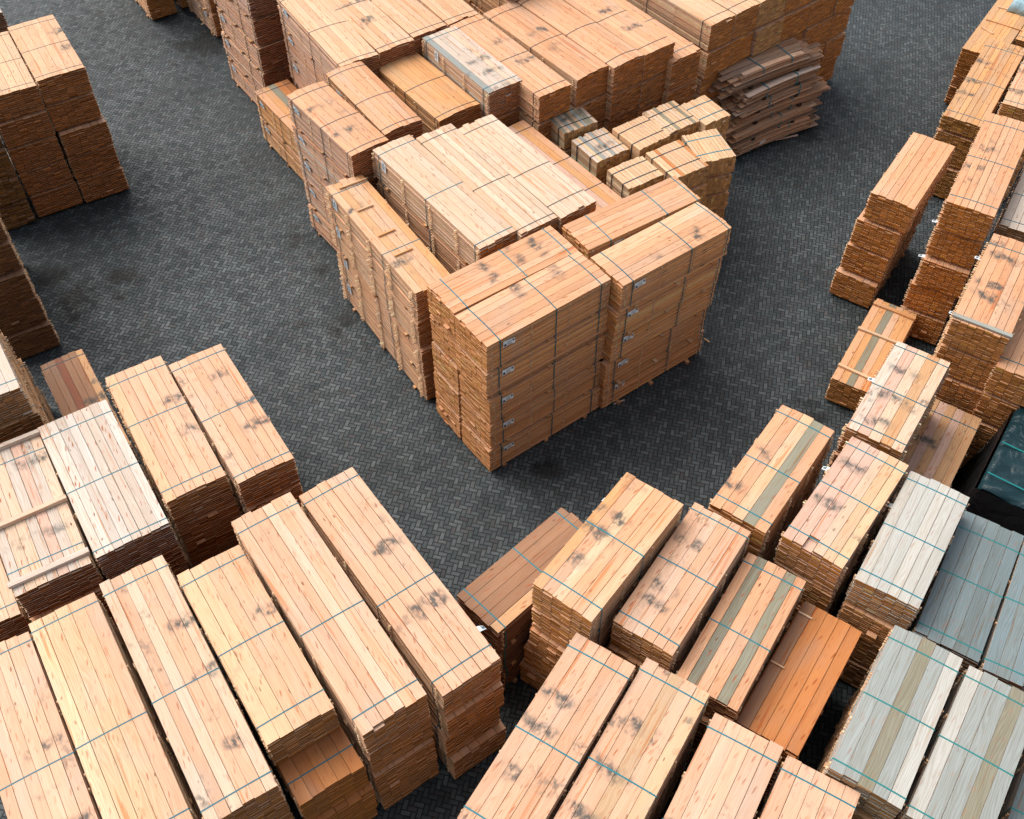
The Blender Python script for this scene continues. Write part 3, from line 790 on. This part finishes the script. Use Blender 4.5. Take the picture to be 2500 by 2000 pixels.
# lower left, front rank
FR = dict(end=(.30, .122, .038), side='tan', lath=.02)  # end colour lowered to include shade cast by the packs in front
stack('LLa', "leftmost of the front rank at the frame corner", "peach pack with grey flecks", G_LL, n=4, pal='peach', nb=6, straps=(-.46, .02, .46), stain=.6, **FR, smudge=((-.05, .25), .2))
stack('LLb', "second from the left in the front rank", "cream yellow pack with brown knots", G_LL, n=4, pal='yellow', top=['yellow', 'yellow', 'yellow', 'fresh', 'peach'], nb=5, straps=(-.46, 0.06, .46), stain=.2, grain=.8, **FR)
stack('LLc', "third from the left in the front rank", "peach and white striped pack, bluish stains", G_LL, n=4, pal='peach', top=['pale', 'peach', 'pale', 'peach', 'peach', 'pale'], nb=6, straps=(-.45, .03, .45), stain=.85, **FR, smudge=((.02, .30, -.2), .38))
stack('LLd', "above a protruding red pack in the front rank", "yellowish pack set back", G_LL, n=4, pal='yellow', top=['yellow', 'yellow', 'fresh', 'fresh', 'fresh'], nb=5, straps=(-.43, .0, .40), stain=.3, shift={1: (.62, .04), 2: (.65, .05), 3: (.6, .05)}, dL={1: .25, 2: .3, 3: .2}, low='orange', **FR, smudge=((-.10,), .45))
stack('LLe', "second from the right in the front rank", "peach pack with rusty knots", G_LL, n=4, pal='peach', nb=6, straps=(-.44, .07, .44), stain=.3, **FR)
stack('LL1', "aisle end of the lower left front rank", "peach pack with two charcoal blots", G_LL, n=4, pal='peach', nb=6, straps=(-.45, .08, .44), stain=.6, shift={1: (.02, 0), 3: (.05, .0)}, flags=((0, .36, 1, .95, .6),), **FR, smudge=((-.11, .17, .2), .15))
# lower right
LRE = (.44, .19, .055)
cx_, cy_, an_, l_, w_, z_ = T['LR1']
T['LR1'] = (cx_, cy_, an_ - 270.0, w_ , l_, z_)
stack('LR1', "low in shade at the head of the aisle", "dark brown pack with heavy knots", G_LR, n=3, pal='dark', top=['tan', 'brown', 'brown', 'brown', 'brown'], side='dark', low='dark', end=DK, nb=5, straps=(-.43, .02, .43), strapm=M_CYAN, stain=.5, knot=1.0, lath=.02)  # darkened palette puts the shade beside its taller neighbour into the wood
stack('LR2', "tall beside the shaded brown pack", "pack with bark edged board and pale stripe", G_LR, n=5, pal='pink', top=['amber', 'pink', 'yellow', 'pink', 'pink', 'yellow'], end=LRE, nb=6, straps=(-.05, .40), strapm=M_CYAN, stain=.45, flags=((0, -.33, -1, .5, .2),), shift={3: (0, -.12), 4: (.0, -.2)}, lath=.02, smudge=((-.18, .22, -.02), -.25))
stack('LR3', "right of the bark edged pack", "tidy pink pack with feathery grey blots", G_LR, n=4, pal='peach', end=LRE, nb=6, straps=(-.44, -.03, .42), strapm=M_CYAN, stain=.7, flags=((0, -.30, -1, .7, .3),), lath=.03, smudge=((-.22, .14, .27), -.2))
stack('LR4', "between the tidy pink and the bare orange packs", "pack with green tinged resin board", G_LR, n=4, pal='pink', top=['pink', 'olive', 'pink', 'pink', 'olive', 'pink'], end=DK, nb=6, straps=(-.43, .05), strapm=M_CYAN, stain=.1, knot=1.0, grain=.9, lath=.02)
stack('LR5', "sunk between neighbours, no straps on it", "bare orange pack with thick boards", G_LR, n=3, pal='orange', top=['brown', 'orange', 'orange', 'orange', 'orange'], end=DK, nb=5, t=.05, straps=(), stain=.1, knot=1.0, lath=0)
stack('LR6', "in the front right row, beside the dark aisle", "bluish blotted pack", G_LR, n=4, pal='peach', end=LRE, nb=5, straps=(-.43, .03, .45), strapm=M_CYAN, stain=1.0, lath=.02, smudge=((-.18, -.02, .22), -.2))
stack('LR7', "second in the front right row", "pack with blot rows and a rusty knot", G_LR, n=4, pal='peach', top=['peach', 'peach', 'yellow', 'peach', 'yellow'], end=LRE, nb=5, straps=(-.44, .04, .45), strapm=M_CYAN, stain=1.0, lath=.02, smudge=((-.2, .04, .26), -.12))
stack('LR8', "third in the front right row", "pink pack with one dark blot", G_LR, n=4, pal='peach', end=LRE, nb=5, straps=(-.42, .1), strapm=M_CYAN, stain=.5, lath=.02, smudge=((.12,), -.25))
stack('LR9', "fourth in the front right row, bottom edge", "pink pack with split first board", G_LR, n=4, pal='peach', end=LRE, nb=5, straps=(-.42, .1), strapm=M_CYAN, stain=.4, lath=.02)
# right, middle
REN = (.44, .185, .05)
stack('R1', "jutting into the yard at the right", "pack with one grey green board", G_R, n=4, pal='pink', top=['pink', 'pink', 'yellow', 'olive', 'pink'], end=REN, nb=5, straps=(-.42, .03, .42), strapm=M_CYAN, stain=.3, lath=.04, smudge=((-.05, .3), -.42))
stack('RM4', "with a short gap in one board", "pinkish pack with dark scrubbed blots", G_R, n=4, pal='rose', top=['rose', 'rose', 'rose', 'pale', 'yellow', 'yellow'], end=REN, nb=6, straps=(-.42, -.03, .41), strapm=M_CYAN, stain=1.0, missing=(2, .28), lath=.04, flags=((0, -.2, -1, .8, .3),), smudge=((-.27, .10), -.2))
stack('RM5', "right of the scrubbed pack", "silvery pack over orange ends", G_R, n=4, pal='silver', end=(.42, .20, .075), nb=6, straps=(-.42, .0, .42), strapm=M_CYAN, stain=.1, grain=.6, lath=.03, flags=((0, -.2, -1, .8, .3),), knot=.35)
stack('RM2', "overlapping the low batten pack at the right", "pinkish grey pack with three straps", G_R, n=4, pal='rose', top=['white', 'rose', 'pale', 'tan', 'pale'], end=REN, nb=5, straps=(-.44, .0, .43), strapm=M_STRAP, stain=.9, grain=.7, lath=.05, flags=((0, -.12, -1, .7, .2),), smudge=((-.22, .06, .33), -.1))
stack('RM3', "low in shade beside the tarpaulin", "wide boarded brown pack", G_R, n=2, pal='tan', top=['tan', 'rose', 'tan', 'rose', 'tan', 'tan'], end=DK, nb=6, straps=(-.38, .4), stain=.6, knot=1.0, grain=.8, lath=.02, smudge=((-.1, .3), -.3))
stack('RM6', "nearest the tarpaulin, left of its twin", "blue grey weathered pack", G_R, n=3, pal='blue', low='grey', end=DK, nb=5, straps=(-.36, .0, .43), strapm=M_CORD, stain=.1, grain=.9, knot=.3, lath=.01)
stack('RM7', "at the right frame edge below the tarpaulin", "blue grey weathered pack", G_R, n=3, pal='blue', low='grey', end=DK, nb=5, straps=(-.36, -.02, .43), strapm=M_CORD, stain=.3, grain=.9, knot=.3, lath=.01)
stack('RM8', "in front of the blue grey pair", "grey pack with one brownish board", G_R, n=4, pal='grey', top=['grey', 'grey', 'olive', 'grey', 'silver'], low='tan', side='rose', end=(.30, .16, .08), nb=5, straps=(-.40, .0, .44), strapm=M_CORD, stain=.1, grain=.9, lath=.02, knot=.35)
stack('RM9', "in the lower right corner", "pale grey pack with olive stained board", G_R, n=4, pal='grey', top=['silver', 'grey', 'grey', 'olive', 'grey'], low='tan', end=(.30, .16, .08), nb=5, straps=(-.42, .0, .44), strapm=M_CORD, stain=.1, grain=.9, lath=.02, knot=.35)
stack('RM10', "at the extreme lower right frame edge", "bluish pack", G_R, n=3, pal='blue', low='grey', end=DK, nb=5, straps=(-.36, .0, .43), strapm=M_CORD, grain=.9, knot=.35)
stack('RM1', "low at the yard's right edge, under three battens", "single streaky amber pack", G_R, n=1, pal='amber', top=['pink', 'amber', 'olive', 'fresh', 'amber', 'amber'], end=(.34, .16, .06), nb=6, straps=(), stain=.1, knot=.9, lath=.02)
# right, upper
stack('UR1', "alone at the right of the yard", "bright pack on three orange brown packs", G_R, n=4, pal='pink', end=(.42, .16, .035), nb=6, straps=(), stain=.05, lath=.03, jw=.01, shift={0: (0, 0), 1: (.0, -.10), 2: (.03, -.14), 3: (.06, -.2)}, side='fresh')
stack('UR2', "in the right hand row behind the lone stack", "peach pack with two smudge rows", G_R, n=5, pal='pink', end=(.42, .16, .035), nb=7, straps=(-.4, .0, .42), stain=.8, lath=.04, flags=((1, .4, -1, .9, .2), (2, .44, -1, .9, .2)), smudge=((-.12, .10), -.25))
stack('UR4', "on the right under a grey batten", "peach pack with three rows of black blots", G_R, n=5, pal='pink', end=(.42, .17, .05), nb=7, straps=(-.38,), stain=1.0, lath=.05, rows=(-.4, -.3, -.1, .1, .25, .4), flags=((0, -.35, -1, .5, .1), (1, .0, -1, .5, .1)), smudge=((-.27, .05, .17), -.15))
stack('UR5', "at the right edge above the tarpaulin", "pink pack with a sooty smear", G_R, n=4, pal='pink', end=(.42, .17, .05), nb=6, straps=(-.2, .40), stain=.9, lath=.02, smudge=((.0,), -.1))
stack('UR3', "at the right edge, pale beside the smudged peach pack", "silvery pale pack", G_R, n=4, pal='white', end=(.28, .13, .05), nb=6, straps=(.1, .42), stain=.5, lath=.03)
T['UR6'] = (13.242 + .10, 26.209 - .06, 238.26, 4.434, 1.11, 2.58)
stack('UR6', "up the right hand row, before the laths", "long tan pack with grey blots left", G_R, n=3, hs=[.5, 1.04, 1.04], pal='tan', top=['tan', 'tan', 'amber', 'tan', 'tan', 'amber', 'tan'], end=(.36, .17, .05), nb=7, straps=(-.4, .03, .43), stain=.8, lath=.04, flags=((0, .44, 1, .6, .2),), smudge=((-.2, .05, .2), -.35))
stack('UR7', "in the upper right, strewn with loose laths", "orange tan pack", G_R, n=2, pal='amber', top=['tan', 'amber', 'amber', 'amber', 'tan'], end=(.26, .11, .035), nb=5, straps=(), stain=.3, lath=.02)
stack('UR8', "in the upper right corner", "dark ended pack", G_R, n=2, pal='amber', end=(.26, .11, .035), nb=6)
stack('UR9', "at the right edge beside the long tan pack", "peach pack over orange ends", G_R, n=3, pal='fresh', end=(.46, .20, .06), nb=6, straps=(-.1, .45), stain=.5, lath=.03, smudge=((.0, .3), -.3))

# ------------------------------------------------------------------ loose battens and sticks
def batten(x, y, z, L, ang, w, h, label, pal='yellow', group=None, seed=0, roll=0.0, pitch=0.0):
    rng = np.random.default_rng(900 + seed)
    o = wood_boxes("wooden_batten", rng, [(-L / 2, L / 2, -w / 2, w / 2, 0, h)], PAL[pal], None, .05, .5, .1)
    o.location = (x, y, z); o.rotation_euler = (roll, pitch, R(ang))
    tag(o, label, "batten", group)
    return o
GB = "loose battens lying on packs"
b3 = T['LB4']
def onpack(key, fx, fy, L, dang, w, h, label, pal, seed, dz=.012):
    cx, cy, an, l, wd, z = T[key]; a = R(an)
    batten(cx + math.cos(a) * fx * l - math.sin(a) * fy * wd, cy + math.sin(a) * fx * l + math.cos(a) * fy * wd, z + dz, L, an + 90 + dang, w, h, label, pal, GB, seed)
onpack('LB4', -.47, 0.0, 1.40, 0, .09, .09, "thick pale batten across the far end of the batten pack", 'white', 1)
onpack('LB4', .05, 0.0, 1.42, .5, .09, .09, "thick pale batten across the middle of the batten pack", 'pale', 2)
onpack('LB4', .43, 0.0, 1.44, 0, .11, .07, "thick pale batten across the near end of the batten pack", 'white', 3)
onpack('RM1', -.43, 0.0, 1.08, 0, .10, .05, "brown batten at the far end of the low amber pack", 'amber', 4)
onpack('RM1', -.10, -.02, 1.10, 0, .07, .05, "pale batten across the middle of the low amber pack", 'yellow', 5)
onpack('RM1', .36, 0.0, 1.10, -3, .07, .05, "pale batten at the near end of the low amber pack", 'yellow', 6)
onpack('UR7', -.40, .1, 1.1, 1, .06, .03, "pale lath across the strewn pack at the top edge", 'yellow', 7)
onpack('UR7', -.22, .12, 1.1, 4, .05, .03, "pale lath second from the top on the strewn pack", 'yellow', 8)
onpack('UR7', .02, .06, 1.1, 0, .04, .03, "thin orange lath across the middle of the strewn pack", 'amber', 9)
onpack('UR7', .17, -.22, .45, -22, .05, .03, "short slanting lath nearest the viewer on the strewn pack", 'yellow', 10)
onpack('UR4', .47, .0, 1.22, 0, .10, .05, "grey weathered batten at the near end of the blotted pack", 'grey', 11)
onpack('LR5', -.40, -.38, .26, 0, .03, .03, "short lath at the far end of the bare orange pack", 'yellow', 12)
onpack('LR5', .02, -.38, .26, 0, .03, .03, "short lath midway along the bare orange pack", 'yellow', 13)
onpack('C1', -.44, .12, .70, -2, .035, .03, "lath under the far strap of the open lath pack", 'yellow', 14)
onpack('C1', -.22, -.05, .42, 0, .035, .03, "lath across the open pack just past its far strap", 'yellow', 15)
onpack('C1', .02, -.05, .44, 0, .035, .03, "lath across the middle of the open lath pack", 'amber', 16)
onpack('C1', .20, -.05, .46, 0, .035, .03, "lath beside the near strap of the open lath pack", 'amber', 17)
batten(4.93, 18.62, .0, .5, -72, .03, .03, "stick leaning from the foot of the orange edged stack", 'yellow', None, 18, 0, -.5)
batten(2.6, 16.55, .006, .30, 25, .03, .02, "pale offcut lying on paving before the central block", 'white', None, 19)
batten(8.35, 26.95, .05, .75, 17, .04, .04, "pinkish stick poking from under the weathered plank pile", 'rose', None, 20)
batten(-9.05, 31.35, .006, .55, 12, .03, .015, "yellowish splinter on dark paving left of the back stacks", 'yellow', None, 21)

# ------------------------------------------------------------------ weathered plank pile
def plank_bundle(cx, cy, z, ang, L, Wd, layers, npl, label, seed, straps=(-.2, .22), bow=.05, pal='weather'):
    rng = np.random.default_rng(seed)
    pal_ = pal
    root = thing("plank_bundle", label, "plank bundle", (cx, cy, z), R(ang), "bundles in the weathered plank pile")
    NS = 8
    V, Fc, tn, wr, UV = [], [], [], [], []
    t = .026
    for k in range(layers):
        y = -Wd / 2 + rng.normal(0, .04)
        zz = .07 + k * (t + .006)
        for i in range(npl):
            w = Wd / npl * (1 + rng.normal(0, .06))
            l0, l1 = -L / 2 + rng.normal(0, .16), L / 2 + rng.normal(0, .16)
            col = np.array(PAL[pal]) * math.exp(rng.normal(0, .28)); hue = rng.normal(0, .12)
            col = col * np.exp(hue * np.array([.3, 1, 1.8])); sd_ = rng.random()
            yaw = rng.normal(0, .012); bw = bow * (1 + rng.normal(0, .35)); tilt = rng.normal(0, .05)
            b0 = len(V); uo = rng.random(2) * 20
            for s in range(NS + 1):
                f = s / NS; x = l0 + (l1 - l0) * f
                zb = zz - bw * (2 * x / L) ** 2 + rng.normal(0, .0015)
                yc = y + w / 2 + yaw * x
                for yy, dz in ((-w / 2 + .004, 0), (w / 2 - .004, 0), (w / 2 - .004, t), (-w / 2 + .004, t)):
                    V.append((x, yc + yy, zb + dz + tilt * yy))
            for s in range(NS):
                a, b = b0 + s * 4, b0 + s * 4 + 4
                for m in range(4):
                    Fc.append((a + m, a + (m + 1) % 4, b + (m + 1) % 4, b + m)); tn.append((*col, sd_))
                    u0, u1 = (l1 - l0) * s / NS + uo[0], (l1 - l0) * (s + 1) / NS + uo[0]
                    UV += [(u0, uo[1]), (u0, uo[1] + w), (u1, uo[1] + w), (u1, uo[1])]
            Fc.append((b0 + 3, b0 + 2, b0 + 1, b0)); tn.append((*(col * .7), sd_)); UV += [(0, 0), (.1, 0), (.1, .02), (0, .02)]
            e = b0 + NS * 4
            Fc.append((e, e + 1, e + 2, e + 3)); tn.append((*(col * .7), sd_)); UV += [(0, 0), (.1, 0), (.1, .02), (0, .02)]
            y += w
    me = bpy.data.meshes.new("planks"); me.from_pydata(V, [], Fc); me.materials.append(M_FACE)
    uvl = me.uv_layers.new(name="UVMap"); uvl.data.foreach_set("uv", np.array(UV, np.float32).ravel())
    a = me.attributes.new("tint", 'FLOAT_COLOR', 'FACE'); a.data.foreach_set("color", np.clip(np.array(tn, np.float32), 0, 1).ravel())
    a = me.attributes.new("wear", 'FLOAT_COLOR', 'FACE'); a.data.foreach_set("color", np.tile(np.array([.4, 1.2, .6, rng.random()], np.float32), len(Fc)))
    o = bpy.data.objects.new("planks", me); COL.objects.link(o); o.parent = root
    H = .07 + layers * (t + .006)
    for fx in (-.24, .24):
        bb = wood_boxes("bearer", rng, [(-Wd / 2 - .02, Wd / 2 + .02, -.05, .05, -.02, .068)], (.05, .04, .035), root)
        bb.location = (fx * L, 0, 0); bb.rotation_euler = (0, 0, math.pi / 2)
    for fx in straps:
        hw = Wd / 2 + .02
        zs = -bow * (2 * fx) ** 2
        pts = [(0, -hw + .02 + (2 * hw - .04) * q / 5, H + .012 + zs) for q in range(6)] + [(0, hw, H - .02 + zs), (0, hw, .03), (0, hw - .02, -.012), (0, -hw + .02, -.012), (0, -hw, .03), (0, -hw, H - .02 + zs)]
        s_ = ribbon_loop("strap", pts, .035, -.005, M_CYAN, root); s_.location = (fx * L, 0, 0); s_.rotation_euler = (0, 0, rng.normal(0, .06))
    return root
def pbat(a, b, z, Wd, **k):
    # a,b: front corners (left, right) of the bundle
    dx, dy = b[0] - a[0], b[1] - a[1]; L = math.hypot(dx, dy); an = math.atan2(dy, dx)
    nx, ny = -math.sin(an), math.cos(an)
    return plank_bundle((a[0] + b[0]) / 2 + nx * Wd / 2, (a[1] + b[1]) / 2 + ny * Wd / 2, z, math.degrees(an), L, Wd, **k)
tb = pbat((6.32, 26.19), (8.70, 27.65), 2.36, .80, layers=6, npl=5, label="narrow grey brown bundle on top of the weathered plank pile", seed=501, straps=(-.16, .24))
pc = boxes_simple("paper_note", [(-.13, .13, -.09, .09, 0, .003)], M_PAPER, tb); pc.location = (1.22, .28, .185); pc.rotation_euler = (0, .02, .2)
pbat((6.05, 25.98), (9.15, 27.88), 2.12, 1.15, layers=6, npl=6, label="wide bundle jutting out below the top of the weathered plank pile", seed=502, straps=())
pbat((6.72, 26.10), (9.00, 27.65), 1.74, 1.15, layers=9, npl=6, label="grey bundle third from the top of the weathered plank pile", seed=503, straps=(-.22, .20), bow=.03)
pbat((6.50, 25.95), (9.08, 27.62), 1.38, 1.2, layers=9, npl=6, label="brown bundle fourth from the top of the weathered plank pile", seed=504, straps=(-.1, .27))
pbat((6.38, 25.90), (9.40, 27.75), .98, 1.2, layers=10, npl=6, label="bundle with long right ends in the weathered plank pile", seed=505, straps=(-.08, .12), bow=.07)
pbat((6.45, 25.75), (9.15, 27.50), .56, 1.25, layers=11, npl=6, label="second lowest bundle of the weathered plank pile", seed=506, straps=(.1,), bow=.06)
lowb = pbat((6.60, 25.90), (9.08, 27.40), .10, 1.25, layers=12, npl=6, label="lowest bundle of the weathered plank pile on the paving", seed=507, straps=(-.3, .2), bow=.05)
pc = boxes_simple("paper_note", [(-.11, .11, -.005, .0, -.07, .07)], M_PAPER, lowb); pc.location = (-.42, -.66, .22); pc.rotation_euler = (.15, -.1, 0)

# ------------------------------------------------------------------ tarpaulin covered stack on the right
def tarp_stack():
    cx, cy, an, l, wd, z = T['TARP']
    root = thing("tarpaulin_covered_stack", "stack shrouded in dark teal tarpaulin at the right frame edge", "covered stack", (cx, cy, 0), R(an))
    rng = np.random.default_rng(77)
    L2, W2 = l / 2, 2.2
    nx, ny = 60, 44
    V, Fc = [], []
    for j in range(ny + 1):
        for i in range(nx + 1):
            x = -L2 + l * i / nx; y = -.65 + W2 * j / ny
            fold = .028 * math.sin(x * 5 + 2.1 * math.sin(y * 3.1)) * math.exp(-abs(y + .4) * .8) + .018 * math.sin(y * 9 + x * 2.2 + 1.5 * math.sin(x * 4)) + .012 * math.sin(x * 17 + y * 7)
            edge = min(1, (y + .65) / .10) ; e2 = min(1, (L2 - x) / .10)
            V.append((x, y, z + fold - .10 * (1 - edge) ** 2 - .10 * (1 - e2) ** 2))
    for j in range(ny):
        for i in range(nx):
            a = j * (nx + 1) + i
            Fc.append((a, a + 1, a + nx + 2, a + nx + 1))
    simple("tarpaulin", V, Fc, M_TARP, root, True)
    # dark film skirt falling outwards on the left and near sides
    ring = [(-L2 - .1 + (l + .1) * i / 40, -.65) for i in range(41)] + [(L2, -.65 + W2 * i / 24) for i in range(1, 25)]
    V, Fc = [], []
    m = 9
    for k, (x, y) in enumerate(ring):
        oy = -1 if k <= 40 else 0; ox = 1 if k >= 40 else 0
        for q in range(m + 1):
            s = q / m
            fl = .05 + .38 * s ** 1.5 + .05 * math.sin(k * .9 + 2 * math.sin(k * .31)) * s + .03 * math.sin(k * 2.3) * s
            V.append((x + ox * fl * .6, y + oy * fl, z - .09 - (z - .12) * s))
    for k in range(len(ring) - 1):
        for q in range(m):
            a = k * (m + 1) + q
            Fc.append((a, a + 1, a + m + 2, a + m + 1))
    simple("side_film", V, Fc, M_FILM, root, True)
    # core that carries the sheet
    core = boxes_simple("stack_core", [(-L2 + .05, L2 - .03, -.62, -.65 + W2 - .03, .0, z - .16)], M_FILM, root)
    for xx in (.58, 1.50):
        pts = [(xx - .05 + .04 * q / 10 * 2, -.62 + (W2 - .1) * q / 10, z + .05) for q in range(11)]
        V, Fc = [], []
        for k, p in enumerate(pts):
            for dx, dz in ((-.016, 0), (.016, 0), (.016, .014), (-.016, .014)): V.append((p[0] + dx, p[1], p[2] + dz))
            if k:
                for q in range(4): Fc.append((4 * k - 4 + q, 4 * k - 4 + (q + 1) % 4, 4 * k + (q + 1) % 4, 4 * k + q))
        simple("cord", V, Fc, M_CORD, root)
    for x0_, zz in ((-1.75, 1.9), (-.25, 1.75)):
        V = []; Fc = []
        for k in range(6):
            s = k / 5; wv = .03 * math.sin(math.pi * s) + .004
            yb = -.65 - .12 - .1 * s
            V += [(x0_ + .42 * s, yb - .03 - .012 * math.sin(s * 7), zz - .06 * s - wv), (x0_ + .42 * s, yb - .03, zz - .06 * s + wv)]
            if k: Fc.append((2 * k - 2, 2 * k, 2 * k + 1, 2 * k - 1))
        simple("tie_strip", V, Fc, M_WHITE, root)
tarp_stack()

def sheet():
    V, Fc = [], []
    nx, ny = 16, 12
    for j in range(ny + 1):
        for i in range(nx + 1):
            x, y = 1.5 * i / nx, 1.1 * j / ny
            e = min(1, min(x, 1.5 - x, y, 1.1 - y) / .12)
            V.append((x, y, .30 * (1 - (1 - e) ** 2) + .02 * math.sin(x * 9 + y * 5) + .012 * math.sin(y * 17)))
    for j in range(ny):
        for i in range(nx):
            a = j * (nx + 1) + i; Fc.append((a, a + 1, a + nx + 2, a + nx + 1))
    o = simple("plastic_sheet", V, Fc, M_SHEET, None, True)
    sol = o.modifiers.new("thick", 'SOLIDIFY'); sol.thickness = .01
    o.location = (15.45, 30.75, 2.02); o.rotation_euler = (0, 0, R(-33))
    tag(o, "crumpled pale blue plastic sheet in the upper right corner", "plastic sheet")
sheet()
